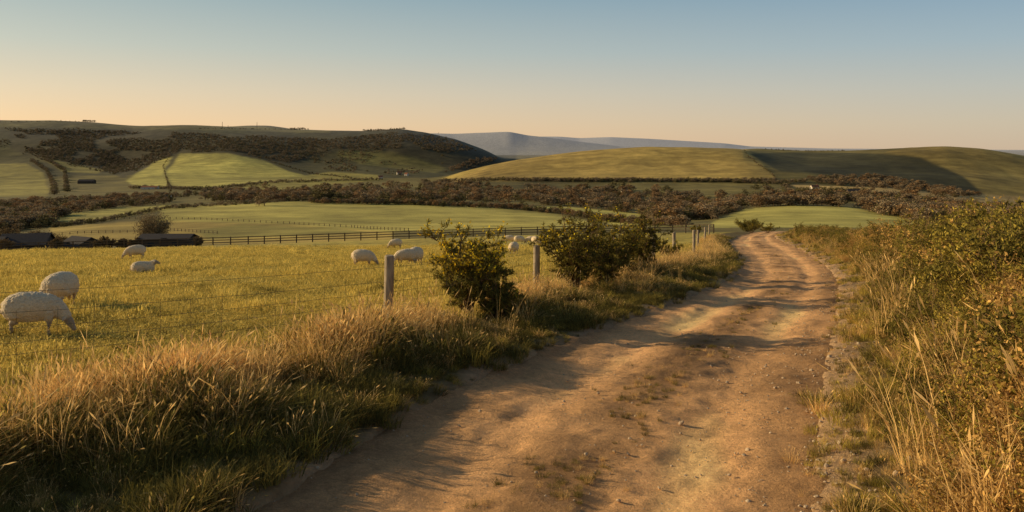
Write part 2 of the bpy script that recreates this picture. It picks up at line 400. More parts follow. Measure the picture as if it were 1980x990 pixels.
def shrub(name,seed,mats,height=1,spread=.8,stems=7,twigs=9,kind='needle',sz=.06,dens=10,flower=0,stemr=.018,link=False,lean=0,sub=2,tmin=.28,hv=.35,jit=.03,tl=(.12,.28)):
    r=np.random.default_rng(seed);a=Acc()
    for s in range(stems):
        th=6.283*s/stems+r.uniform(-.5,.5);rd=r.uniform(.15,1)*spread;hh=height*r.uniform(1-hv,1.0)*(1-.25*(rd/spread)**2)
        b=np.array((math.cos(th)*.06*spread,math.sin(th)*.06*spread,-.05));e=np.array((math.cos(th)*rd+lean*hh,math.sin(th)*rd,hh))
        pts=[]
        for t in np.linspace(0,1,6):
            q=b*(1-t)+e*t;q[:2]+= (b[:2]-e[:2])*.25*math.sin(math.pi*t)*.6
            pts.append(q+r.normal(0,.03*height,3)*(t>0))
        tube(a,pts,[stemr*(1-.75*t) for t in np.linspace(0,1,6)],.5,0)
        for k in range(twigs):
            t=r.uniform(tmin,1);i=min(int(t*5),4);f=t*5-i;q=pts[i]*(1-f)+pts[i+1]*f
            d=r.normal(0,1,3);d[2]=abs(d[2])*.9+.2;d[:2]+=e[:2]/max(spread,.1)*.7;d/=np.linalg.norm(d)
            ln=height*r.uniform(*tl);q2=q+d*ln
            tube(a,[q,(q+q2)/2+r.normal(0,.015,3)*height,q2],[stemr*.35,stemr*.25,stemr*.12],.5,0,3)
            for j in range(sub):
                tt=r.uniform(.3,1.05);c=q+(q2-q)*tt+r.normal(0,jit*height,3)
                if kind=='needle':needles(a,r,c,d+r.normal(0,.4,3),dens,sz,sz*.11,1)
                elif kind=='leaf':leaves(a,r,c,dens,.05*height,sz,1)
                if flower and r.random()<flower and c[2]>height*.5:leaves(a,r,c+d*sz*.8,4,sz*.5,sz*.33,2)
    me=a.mesh(name,mats)
    return obj(name,me,link=link)
def tree(name,seed,mat,w=.45,h=1.0,nl=420):
    r=np.random.default_rng(seed);a=Acc()
    tube(a,[(0,0,-.05),(.01,0,.2*h),(.0,.02,.5*h)],[.03,.022,.012],.5,0)
    for c in range(9):
        th=r.uniform(0,6.28);q=r.uniform(.2,.8)*w;z=h*r.uniform(.22,.85);cr=r.uniform(.14,.24)
        if c==0:q=0;z=h*.82
        ctr=np.array((q*math.cos(th),q*math.sin(th),z*(1-.25*(q/w)**2)))
        tube(a,[(0,0,h*.2),ctr*.55+np.array((0,0,.1)),ctr],[.014,.009,.003],.5,0,3)
        for i in range(nl//9):
            d=r.normal(0,1,3);d/=np.linalg.norm(d);p=ctr+d*cr*r.uniform(.55,1.05)*np.array((1,1,.8))
            if p[2]<.02:continue
            u=r.normal(0,1,3);u/=np.linalg.norm(u);v=np.cross(u,r.normal(0,1,3));v/=np.linalg.norm(v)+1e-9;s=r.uniform(.022,.05)
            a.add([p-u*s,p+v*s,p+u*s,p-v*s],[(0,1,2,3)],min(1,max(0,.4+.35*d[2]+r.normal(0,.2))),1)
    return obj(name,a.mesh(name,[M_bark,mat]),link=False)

def scatter(name,protos,P,scl,idx=None,tilt=.12,zs=None,hz=None):
    P=np.asarray(P,float);n=len(P)
    col=bpy.data.collections.new(name+'_parts')
    for p in protos:col.objects.link(p)
    me=bpy.data.meshes.new(name);me.vertices.add(n);me.vertices.foreach_set('co',P.astype(np.float32).ravel())
    rot=np.stack([rng.normal(0,tilt,n),rng.normal(0,tilt,n),rng.uniform(0,6.283,n)],1)
    a=me.attributes.new('rot','FLOAT_VECTOR','POINT');a.data.foreach_set('vector',rot.astype(np.float32).ravel())
    sc=np.asarray(scl,float)
    if sc.ndim==1:sc=np.stack([sc,sc,sc],1)
    if zs is not None:sc=sc.copy();sc[:,2]*=zs
    a=me.attributes.new('scl','FLOAT_VECTOR','POINT');a.data.foreach_set('vector',sc.astype(np.float32).ravel())
    if idx is None:idx=rng.integers(0,len(protos),n)
    a=me.attributes.new('idx','INT','POINT');a.data.foreach_set('value',np.asarray(idx).astype(np.int32))
    if hz is not None:
        a=me.attributes.new('hz','FLOAT','POINT');a.data.foreach_set('value',np.asarray(hz).astype(np.float32))
    o=obj(name,me)
    ng=bpy.data.node_groups.new(name+'_instancer','GeometryNodeTree')
    ng.interface.new_socket('Geometry',in_out='INPUT',socket_type='NodeSocketGeometry');ng.interface.new_socket('Geometry',in_out='OUTPUT',socket_type='NodeSocketGeometry')
    gi=ng.nodes.new('NodeGroupInput');go=ng.nodes.new('NodeGroupOutput');io=ng.nodes.new('GeometryNodeInstanceOnPoints')
    ci=ng.nodes.new('GeometryNodeCollectionInfo');ci.inputs['Collection'].default_value=col;ci.inputs['Separate Children'].default_value=True;ci.inputs['Reset Children'].default_value=True
    io.inputs['Pick Instance'].default_value=True
    def na(nm,dt):
        x=ng.nodes.new('GeometryNodeInputNamedAttribute');x.data_type=dt;x.inputs['Name'].default_value=nm;return [q for q in x.outputs if q.enabled and q.name=='Attribute'][0]
    ng.links.new(gi.outputs[0],io.inputs['Points']);ng.links.new(ci.outputs[0],io.inputs['Instance'])
    ng.links.new(na('idx','INT'),io.inputs['Instance Index']);ng.links.new(na('rot','FLOAT_VECTOR'),io.inputs['Rotation']);ng.links.new(na('scl','FLOAT_VECTOR'),io.inputs['Scale'])
    ng.links.new(io.outputs[0],go.inputs[0])
    md=o.modifiers.new('instances','NODES');md.node_group=ng
    return o
def onground(x,y,dz=0): return np.stack([x,y,H(x,y)+dz],1)

# ---------------------------------------------------------------- gorse bushes
GB=[]
def gorse(x,y,h,sp,seed,fl,stems=12,tmin=.4,dens=15,sub=4,twigs=17,hv=.55):
    o=shrub('gorse_bush',seed,[M_bark,M_gorse,M_flower],h,sp,stems,twigs,'needle',.09,dens,fl,.03,True,sub=sub,tmin=tmin,hv=hv,jit=.02,tl=(.10,.24))
    o.location=(x,y,Hs(x,y)-.03);GB.append((x,y,sp));return o
gorse(-.85,14.9,1.72,.88,21,.8,14,.42)
gorse(-.30,14.7,.95,.5,6,.1,8,.3)
gorse(1.60,20.4,2.15,.85,2,.3,18,.22)
gorse(2.40,21.6,1.8,.7,12,.1,13,.25)
gorse(3.4,25.6,2.0,.85,3,.2,16,.22)
gorse(4.5,27.6,1.9,.85,4,.15,14,.25)
gorse(7.3,37,1.2,.7,5,.1,9)
for (x,y,h,s,sd) in((32.5,108,1.7,1.6,7),(35,109,1.4,1.6,8),(24.5,106,1.3,1.4,9)):
    gorse(x,y,h,s,sd,.1,12)
def clear(xx,yy):
    k=np.ones(len(xx),bool)
    for x,y,s in GB[:7]:
        k&=~((np.abs(xx-x)<s*.62)&(yy>y-1.5)&(yy<y+.35))
    return k

# ---------------------------------------------------------------- pasture
pr=[tuft('pasture_patch_%02d'%i,100+i,170,.065,.42,.0045,.5,M_past,0,.6) for i in range(5)]
n=20000
yy=np.exp(rng.uniform(math.log(7),math.log(70),n));xx=rng.uniform(-.70,.32,n)*yy
k=xx<Bf(yy)+.1;xx=xx[k];yy=yy[k]
s=rng.uniform(.75,1.35,len(xx))*(1+.014*yy)
cl=fbm(xx*.7,yy*.7,8,3)+.5*fbm(xx*.2,yy*.2,88,2)
scatter('pasture_grass',pr,onground(xx,yy),s,zs=np.clip(.95+2.1*cl,.3,2.3)/(1+.008*yy))
pk=[tuft('tussock_%02d'%i,140+i,120,.13,.16,.004,.7,M_verge if i<1 else M_rough,0,.6) for i in range(3)]
n=2600
yy=np.exp(rng.uniform(math.log(8),math.log(75),n));xx=rng.uniform(-.70,.32,n)*yy
k=(xx<Bf(yy)-.2)&(fbm(xx*.3,yy*.3,18,3)>.0);xx=xx[k];yy=yy[k]
scatter('pasture_tussocks',pk,onground(xx,yy),rng.uniform(.6,1.5,len(xx)))

# ---------------------------------------------------------------- left verge
pd=[tuft('dry_grass_tuft_%02d'%i,200+i,42,.46,.17,.0034,.45,M_dry,.35,.6) for i in range(6)]
n=2500
yy=np.exp(rng.uniform(math.log(4.5),math.log(80),n));xx=Bf(yy)+.28+rng.normal(0,.38,n)
clump=fbm(xx*.9,yy*.9,15,3);k=(clump>-.12)&clear(xx,yy);xx=xx[k];yy=yy[k];clump=clump[k]
scatter('dry_verge_grass',pd,onground(xx,yy),rng.uniform(.45,1.05,len(xx))*(1+.8*clump),tilt=.2)
ps=[tuft('added_tall_stalk_%02d'%i,260+i,12,.8,.16,.0036,.3,M_dry,.7,.5) for i in range(3)]
n=170
yy=np.exp(rng.uniform(math.log(6),math.log(50),n));xx=Bf(yy)+.3+(Lf(yy)-Bf(yy)-.9)*.8*rng.random(n)**1.4
k=clear(xx,yy);xx=xx[k];yy=yy[k]
scatter('added_shadow_stalks',ps,onground(xx,yy),rng.uniform(.6,1.0,len(xx)),tilt=.2)  # tall stalks added to cast shadow streaks across the track
pg=[tuft('rough_grass_tuft_%02d'%i,300+i,90,.27,.2,.005,.65,M_rough,.05,.5) for i in range(4)]
pm=pg+[tuft('rough_grass_tuft_%02d'%(4+i),320+i,60,.34,.2,.004,.5,M_dry,.2,.5) for i in range(2)]
pm2=pm+[tuft('rough_grass_tuft_%02d'%(6+i),330+i,80,.30,.22,.0045,.55,M_verge,.1,.5) for i in range(3)]
def dup(l,s): return [bpy.data.objects.new(o.name+s,o.data) for o in l]
n=8000
yy=np.exp(rng.uniform(math.log(3.6),math.log(90),n));u=rng.random(n);b=Bf(yy);l=Lf(yy)
xx=b+.2+(l-b-.45)*u+.15*rng.normal(0,1,n)
cl=fbm(xx*.9,yy*.9,27,3)
rr_=rng.random(n);idx=np.where(rr_<.32*(1-u)**1.5+.06,rng.integers(4,6,n),np.where(rr_>.93,rng.integers(6,9,n),rng.integers(0,4,n)))
sc_=rng.uniform(.5,1.1,n)*(1-.45*u)*np.clip(1+1.5*cl,.3,1.9)
k=clear(xx,yy)|(sc_<.5);xx=xx[k];yy=yy[k]
scatter('rough_verge_grass',dup(pm2,'_a'),onground(xx,yy),sc_[k],idx[k],tilt=.18)
# right verge
n=5500
yy=np.exp(rng.uniform(math.log(3.6),math.log(100),n));u=rng.random(n)
xx=Rf(yy)+.2+u*2.9+.25*rng.normal(0,1,n)
cl=fbm(xx*.9,yy*.9,28,3)
idx=np.where(rng.random(n)<.3,rng.integers(4,6,n),np.where(rng.random(n)<.5,rng.integers(6,9,n),rng.integers(0,4,n)))
scatter('verge_grass',dup(pm2,'_b'),onground(xx,yy),rng.uniform(.4,1.0,n)*(.4+.8*u)*np.clip(1+1.5*cl,.25,1.9),idx,tilt=.2)
n=900
yy=np.exp(rng.uniform(math.log(4),math.log(70),n));cx=(Lf(yy)+Rf(yy))/2;xx=cx+rng.normal(0,.24,n)
k=fbm(xx*.5,yy*.5,41,4)>.04;xx=xx[k];yy=yy[k]
scatter('track_grass',dup(pm,'_c'),onground(xx,yy),rng.uniform(.10,.26,len(xx)))

# ---------------------------------------------------------------- hedge on the right
hp=[]
for i in range(4):hp.append(shrub('hedge_part_%02d'%i,400+i,[M_bark,M_gorse],1,.5,8,12,'needle',.085,13,0,.012,hv=.6))
for i in range(3):hp.append(shrub('hedge_part_%02d'%(4+i),410+i,[M_twig,M_brack],1,.6,8,8,'leaf',.025,5,0,.007,hv=.6))
for i in range(3):hp.append(shrub('hedge_part_%02d'%(7+i),420+i,[M_bark,M_bram],1,.6,8,10,'leaf',.024,7,0,.006,hv=.6))
for i in range(2):hp.append(shrub('hedge_part_%02d'%(10+i),430+i,[M_twig,M_twig],1.15,.5,12,9,'none',.04,5,0,.0055,hv=.6))
n=4300
yy=np.exp(rng.uniform(math.log(4.5),math.log(105),n));u=rng.random(n)
xx=Rf(yy)+.85+.1*(yy<14)+u*7
g=fbm(xx*.45,yy*.25,22,3)
idx=np.where(g>.0,rng.integers(0,4,n),np.where(g>-.16,rng.integers(7,10,n),rng.integers(4,7,n)))
mixr=rng.random(n);idx=np.where(mixr<.36,rng.integers(4,12,n),np.where(mixr>.88,rng.integers(0,4,n),idx))
hs=(.42+.70*sstep(0,.28,u))*rng.uniform(.6,1.2,n)*(1-.28*sstep(20,60,yy))*(1+.6*fbm(xx*.6,yy*.6,24,3))
scatter('hedgerow',hp,onground(xx,yy),hs,idx,tilt=.2)
pt=[tuft('tall_grass_%02d'%i,340+i,34,.75,.2,.004,.45,M_dry,.3,.5) for i in range(3)]
n=800
yy=np.exp(rng.uniform(math.log(4.5),math.log(90),n));xx=Rf(yy)+.9+rng.random(n)*5
scatter('hedge_bottom_grass',pt,onground(xx,yy),rng.uniform(.4,1.15,n),tilt=.22)

# ---------------------------------------------------------------- wire fence
fe=bpy.data.objects.new('wire_fence',None);bpy.context.scene.collection.objects.link(fe)
posts=[(-11.2,6.2,1.2),(-6.95,9.5,1.15),(-2.25,14.5,1.3),(.63,20.5,1.28),(3.75,29,1.35),(6.2,35,1.35),(8.05,39.5,1.4),(10.4,45.5,1.5),(14.0,60,1.4),(18.4,76,1.3),(23.5,95,1.3)]
for i,(x,y,h) in enumerate(posts):
    a=Acc();ns=14;z0=Hs(x,y);rr=.09
    pts=[(0,0,-.2),(0,0,.3),(.004,0,h*.6),(.008,.004,h-.02),(.008,.004,h)]
    tube(a,pts,[rr*1.02,rr,rr*.97,rr*.95,rr*.8],.5,0,ns)
    me=a.mesh('post',[M_post],False);o=obj('post_%d'%(i+1),me,fe);o.location=(x,y,z0);o.rotation_euler=(rng.normal(0,.02),rng.normal(0,.02),0)
a=Acc()
for i in range(len(posts)-1):
    (x0,y0,h0),(x1,y1,h1)=posts[i],posts[i+1];ln=math.hypot(x1-x0,y1-y0)
    nseg=max(4,int(ln/.45));ts=np.linspace(0,1,nseg+1);xs=x0+(x1-x0)*ts;ys=y0+(y1-y0)*ts
    zg=Hs(x0,y0)*(1-ts)+Hs(x1,y1)*ts
    wr=.0032 if y0<25 else .0045
    for hh in(.12,.28,.44,.62,.82,1.08):
        zz=zg+hh-.03*np.sin(math.pi*ts)+rng.normal(0,.004,len(ts))
        tube(a,[(xs[j],ys[j],zz[j]) for j in range(len(ts))],[wr]*len(ts),.5,0,3)
    if y0<40:
        for j in range(1,nseg):
            tube(a,[(xs[j],ys[j],zg[j]+.05),(xs[j]+rng.normal(0,.015),ys[j],zg[j]+.83)],[wr*.9]*2,.5,0,3)
obj('wires',a.mesh('wires',[M_wire]),fe)

# ---------------------------------------------------------------- post and rail fences
def railfence(pts,spacing,h,nr=3,r=.07):
    a=Acc();P=[]
    for (x0,y0),(x1,y1) in zip(pts[:-1],pts[1:]):
        n=max(1,int(math.hypot(x1-x0,y1-y0)/spacing))
        for j in range(n):P.append((x0+(x1-x0)*j/n,y0+(y1-y0)*j/n))
    P.append(pts[-1]);P=np.array(P);z=H(P[:,0],P[:,1])
    def box(c0,c1,w,hh):
        c0=np.array(c0,float);c1=np.array(c1,float);d=c1-c0;s=np.cross(d,(0,0,1));s=s/np.linalg.norm(s)*w if np.linalg.norm(s)>1e-6 else np.array((w,0,0))
        up=np.array((0,0,hh)) if abs(d[2])<np.linalg.norm(d)*.9 else np.array((0,w,0))
        V=[c0-s-up,c0+s-up,c0+s+up,c0-s+up,c1-s-up,c1+s-up,c1+s+up,c1-s+up]
        a.add(V,[(0,1,2,3),(7,6,5,4),(0,4,5,1),(1,5,6,2),(2,6,7,3),(3,7,4,0)],.5,0)
    for i in range(len(P)):
        box((P[i,0],P[i,1],z[i]-.3),(P[i,0],P[i,1],z[i]+h),r,r)
    for i in range(len(P)-1):
        for q in range(nr):
            hh=h*(.35+.58*q/(nr-1) if nr>1 else .8)
            box((P[i,0],P[i,1]-r-.02,z[i]+hh),(P[i+1,0],P[i+1,1]-r-.02,z[i+1]+hh),.025,.055)
    return obj('post_and_rail_fence',a.mesh('post_and_rail_fence',[M_rail]))
railfence([((p-HX)/F*d,d) for p,d in((-60,116),(240,118),(480,119),(760,119),(1070,119),(1300,117),(1380,112))],2.3,1.25)
railfence([hit(p,q)for p,q in((130,436),(240,424),(400,425),(560,433),(680,440),(790,447))],5,1.4,2,.12)
railfence([hit(p,q)for p,q in((40,462),(150,452),(260,450),(330,446),(420,452))],4,1.3,2,.1)

# ---------------------------------------------------------------- distant trees
tp=[]
for i,m in enumerate((M_t1,M_t1,M_t2,M_t2,M_t3,M_t3)):tp.append(tree('tree_%02d'%i,500+i,m,.42+.08*(i%2),1))
TP=[];TS=[];TI=[]
def woods(poly,nn,hmin,hmax,kinds,ymin=130,ymax=99999,clump=.0):
    xs=[p[0] for p in poly];ys=[p[1] for p in poly]
    x=rng.uniform(min(xs),max(xs),nn);y=rng.uniform(min(ys),max(ys),nn);k=inpoly(x,y,poly)
    for a_,b_ in zip(x[k],y[k]):
        if clump and fbm(np.array([a_*.02]),np.array([b_*.05]),66,3)[0]<clump-.5:continue
        h=hit(a_,b_,ymin)
        if h is None or h[1]>ymax:continue
        TP.append(h);TS.append(rng.uniform(hmin,hmax));TI.append(kinds[rng.integers(len(kinds))])
def hedge(pl,step,hmin,hmax,kinds,ymin=130,jit=1.0):
    for (x0,y0),(x1,y1) in zip(pl[:-1],pl[1:]):
        n=max(2,int(math.hypot(x1-x0,(y1-y0))/step))
        for j in range(n):
            t=(j+rng.random()*.8)/n;h=hit(x0+(x1-x0)*t,y0+(y1-y0)*t+rng.normal(0,.6*jit),ymin)
            if h is None:continue
            TP.append(h);TS.append(rng.uniform(hmin,hmax));TI.append(kinds[rng.integers(len(kinds))])
woods([(380,376),(640,364),(860,352),(1000,362),(1200,366),(1340,380),(1420,412),(1370,436),(1290,426),(1200,410),(1100,399),(1000,395),(800,390),(560,389),(400,391)],3400,5,11,[2,3,4,5,4,0],600,99999,.24)
woods([(1380,400),(1440,383),(1500,376),(1700,380),(1850,396),(2060,413),(2060,440),(1780,430),(1640,401),(1540,397),(1440,402),(1376,430),(1340,415)],2600,5,11,[2,3,4,5,0,5],500,99999,.14)
woods([(1560,346),(1700,343),(1900,380),(1840,380),(1700,364),(1590,358)],1000,5,10,[4,5,2],900)
woods([(-80,404),(100,388),(240,380),(390,377),(320,396),(200,405),(110,422),(95,440),(-80,460)],1700,4,9,[0,4,4,2],330)
woods([(20,252),(250,254),(420,260),(560,266),(640,270),(760,256),(870,268),(965,312),(950,330),(880,326),(800,300),(700,287),(640,290),(560,316),(430,294),(340,296),(235,345),(180,322),(60,302)],16000,4,8,[4,5,4,0,0],2000,4300,.30)
woods([(-60,248),(250,250),(250,345),(180,330),(60,310),(-60,312)],3500,3.5,7,[4,0,0],2000,4300,.42)
woods([(560,318),(640,292),(700,287),(760,300),(840,330),(780,340),(640,330)],900,4,8,[4,5,0],1500,9999,.45)
woods([(860,335),(900,325),(960,312),(965,306),(930,305),(870,325)],400,5,9,[4,5,2],2000)
hedge([(860,352),(950,349),(1100,351),(1250,351),(1400,352),(1500,356),(1560,352)],3,5,8,[0,4,5],900)
hedge([(1438,288),(1445,300),(1465,318),(1490,333),(1500,346)],3,2.5,4,[0,4],1200)
hedge([(330,300),(315,322),(322,345),(330,372)],2.5,4,6,[0,4],1000)
hedge([(60,312),(90,330),(105,360),(105,378)],1.0,7,11,[0,4],1000,2)
hedge([(85,307),(125,330),(130,372)],1.0,7,11,[0,4],1000,2)
hedge([(250,364),(400,368),(520,354),(640,350),(740,348)],3,4,8,[0,4,5],900)
hedge([(520,312),(600,336),(680,345)],3,4,7,[0,4],1000)
hedge([(100,440),(180,432),(320,404),(560,389),(640,388)],3.5,2.0,4,[0,4,5],350)
hedge([(600,392),(800,396),(980,403),(1090,414),(1180,430),(1210,434)],2.5,3,6,[0,4,2],500)
hedge([(1180,428),(1260,436),(1330,438)],3,3,6,[2,4],330)
hedge([(1600,376),(1700,382),(1860,396),(2000,412)],3,4,8,[0,4,2],700)
hedge([(1540,372),(1620,372),(1680,374)],3,6,9,[0],700)
hedge([(0,237),(120,235),(190,236),(240,240)],9,4,7,[0,4],3000,.3)
hedge([(160,236),(205,237)],2.5,8,12,[4],3000,.2)
hedge([(560,251),(640,250),(720,254),(790,250),(850,258)],2.5,6,12,[0,4],3000,.3)
hedge([(380,249),(560,251)],7,4,7,[0,4],3000,.3)
hedge([(1480,289),(1560,293),(1640,292)],8,3,5,[0],1800,.3)
hedge([(1000,351),(1500,351)],3.0,5,8,[0,4],1200,1.5)
for p,q,h in((612,391,11),(622,390,14),(635,390,15),(646,390,13),(655,391,10),(740,391,10),(795,394,11),(812,395,10),(832,396,10),(1012,404,9),(1205,362,10),(1290,372,11),(1520,362,13),(1440,384,13),(1600,350,12)):
    g=hit(p,q,500)
    if g:TP.append(g);TS.append(h);TI.append(0)
for i in range(110):
    g=hit(rng.uniform(400,1850),rng.uniform(366,398),600)
    if g:TP.append(g);TS.append(rng.uniform(8,14));TI.append(int(rng.integers(0,6)))
TP=np.array(TP);TS=np.array(TS)
sc3=np.stack([TS*rng.uniform(1.2,1.9,len(TS)),TS*rng.uniform(1.2,1.9,len(TS)),TS],1)
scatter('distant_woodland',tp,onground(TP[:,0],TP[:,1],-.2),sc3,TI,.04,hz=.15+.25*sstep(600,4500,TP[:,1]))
print('trees',len(TP))

def bigbush(name,px_,d,w,h,seed,mats,kind,stems=26,sz=.2,dens=5):
    x=(px_-HX)/F*d
    o=shrub(name,seed,mats,h,w/2,stems,14,kind,sz,dens,0,.06,True,sub=3);o.location=(x,d,Hs(x,d));return o
M_haze=leaf_mat('bare_twig_mass',(.16,.12,.06),(.34,.25,.13),.2,.1)
M_haw=leaf_mat('hawthorn_leaves',(.09,.06,.028),(.24,.15,.06),.2,.1)
bigbush('bare_willow_bush',295,150,6.4,6.8,61,[M_twig,M_haze],'leaf',34,.13,7)
for i,(p,d,w,h) in enumerate(((20,175,9,6),(75,190,8,5.5),(-30,170,9,6),(120,200,6,4),(1445,135,5,2.2),(100,150,3,3),(205,150,3,2.6),(238,150,2.5,2.2),(10,128,2.6,2.0),(108,131,2.2,1.9),(190,131,2.0,1.6),(262,131,2,1.6),(383,131,1.6,1.5))):
    bigbush('hawthorn_bush',p,d,w,h,70+i,[M_bark,M_gorse if i==4 else M_haw],'leaf',20,.2 if d>140 else .1,6)

# ---------------------------------------------------------------- buildings
M_roof=plain_mat('dark_corrugated_roof',(.06,.05,.048),.3,3,.03,(12,.3,.3))
M_wall=plain_mat('dark_boarding',(.08,.06,.045),.3,4,.02,(6,6,.3))
M_white=plain_mat('render_wall',(.6,.52,.42),.12,2)
M_tile=plain_mat('clay_tiles',(.28,.11,.06),.3,3)
M_glass=plain_mat('window_glass',(.03,.035,.04),.1,1)
def building(name,x,y,w,dp,eh,rh,rot,mw,mr,win=3,chim=False,sink=.2):
    e=bpy.data.objects.new(name,None);bpy.context.scene.collection.objects.link(e);e.location=(x,y,Hs(x,y)-sink);e.rotation_euler=(0,0,rot)
    hw,hd=w/2,dp/2
    def mk(n,V,Fc,m):
        me=bpy.data.meshes.new(n);me.from_pydata(V,[],Fc);me.materials.append(m);obj(n,me,e)
    V=[(-hw,-hd,0),(hw,-hd,0),(hw,hd,0),(-hw,hd,0),(-hw,-hd,eh),(hw,-hd,eh),(hw,hd,eh),(-hw,hd,eh),(-hw,0,eh+rh),(hw,0,eh+rh)]
    mk('walls',V,[(0,1,5,4),(2,3,7,6),(1,2,6,9,5),(3,0,4,8,7)],mw)
    o=.35;t=.15;k=rh/hd;V=[]
    for s in(-1,1):
        for z in(0,t):
            V+=[(-hw-o,s*(hd+o),eh-o*k+.03+z),(hw+o,s*(hd+o),eh-o*k+.03+z),(hw+o,0,eh+rh+.03+z),(-hw-o,0,eh+rh+.03+z)]
    Fc=[]
    for b in(0,8):Fc+=[(b,b+1,b+2,b+3),(b+4,b+7,b+6,b+5),(b,b+4,b+5,b+1),(b+1,b+5,b+6,b+2),(b+3,b+2,b+6,b+7),(b,b+3,b+7,b+4)]
    mk('roof',V,Fc,mr)
    for i in range(win):
        cx=-hw+w*(i+1)/(win+1);z=eh*.5;a=min(.5,w/12)
        mk('window_%d'%(i+1),[(cx-a,-hd-.03,z-a),(cx+a,-hd-.03,z-a),(cx+a,-hd-.03,z+a),(cx-a,-hd-.03,z+a)],[(0,1,2,3)],M_glass)
    mk('door',[(hw*.05-.5,-hd-.04,.1),(hw*.05+.5,-hd-.04,.1),(hw*.05+.5,-hd-.04,2.1),(hw*.05-.5,-hd-.04,2.1)],[(0,1,2,3)],M_wall)
    if chim:
        c=.4;V=[(sx*c+hw*.7,sy*c,z) for z in(eh+rh*.5,eh+rh+1.2) for sx,sy in((-1,-1),(1,-1),(1,1),(-1,1))]
        mk('chimney',V,[(0,1,5,4),(1,2,6,5),(2,3,7,6),(3,0,4,7),(4,5,6,7)],M_tile)
    return e
def bat(name,p,d,*a,**k): building(name,(p-HX)/F*d,d,*a,**k)
bat('farm_barn',52,138,7.0,6,1.9,1.5,.25,M_wall,M_roof)
bat('farm_barn',158,142,5.0,5,1.5,1.2,-.5,M_wall,M_roof)
bat('farm_barn',-30,136,7,6,1.6,1.3,.0,M_wall,M_roof)
bat('timber_shed',325,133,8.0,4,1.8,.6,.0,M_wall,M_roof)
def far(name,p,q,*a,ym=500,**k):
    g=hit(p,q,ym)
    if g:building(name,g[0],g[1],*a,**k)
far('farmhouse',772,338,14,9,6,4,.3,M_white,M_tile,ym=1000,chim=True)
far('farmhouse',786,340,10,9,5,4,-.5,M_white,M_tile,ym=1000,chim=True)
far('farmhouse',736,346,10,8,5,3,.2,M_white,M_tile,ym=1000,chim=True)
far('cottage',1207,371,9,7,4,3,.1,M_white,M_tile,chim=True)
far('farm_barn',168,355,36,14,6,4,.05,M_wall,M_roof,ym=1000)
far('farm_barn',322,386,10,6,4,2,.05,M_white,M_roof)
far('farm_barn',290,366,30,10,4,2,.0,M_white,M_tile,ym=900)
far('farm_barn',1650,377,16,9,5,3,.0,M_wall,M_roof)
far('farmhouse',1575,368,12,8,5,3,.2,M_white,M_tile,chim=True)
for p,q in((430,247),(497,246),(441,248)):
    g=hit(p,q+1,3300)
    if g:
        a=Acc();hh=28 if p!=441 else 14
        for sx,sy in((-1,-1),(1,-1),(0,1)):tube(a,[(sx*1.2,sy*1.2,0),(sx*.3,sy*.3,hh)],[.5,.35],.5,0,4)
        for z in np.linspace(2,hh-2,7):
            s=1.2-.9*z/hh;tube(a,[(-s,-s,z),(s,-s,z+1.5),(0,s,z+3)],[.25]*3,.5,0,3)
        o=obj('radio_mast',a.mesh('radio_mast',[M_rail]));o.location=(g[0],g[1],Hs(*g))

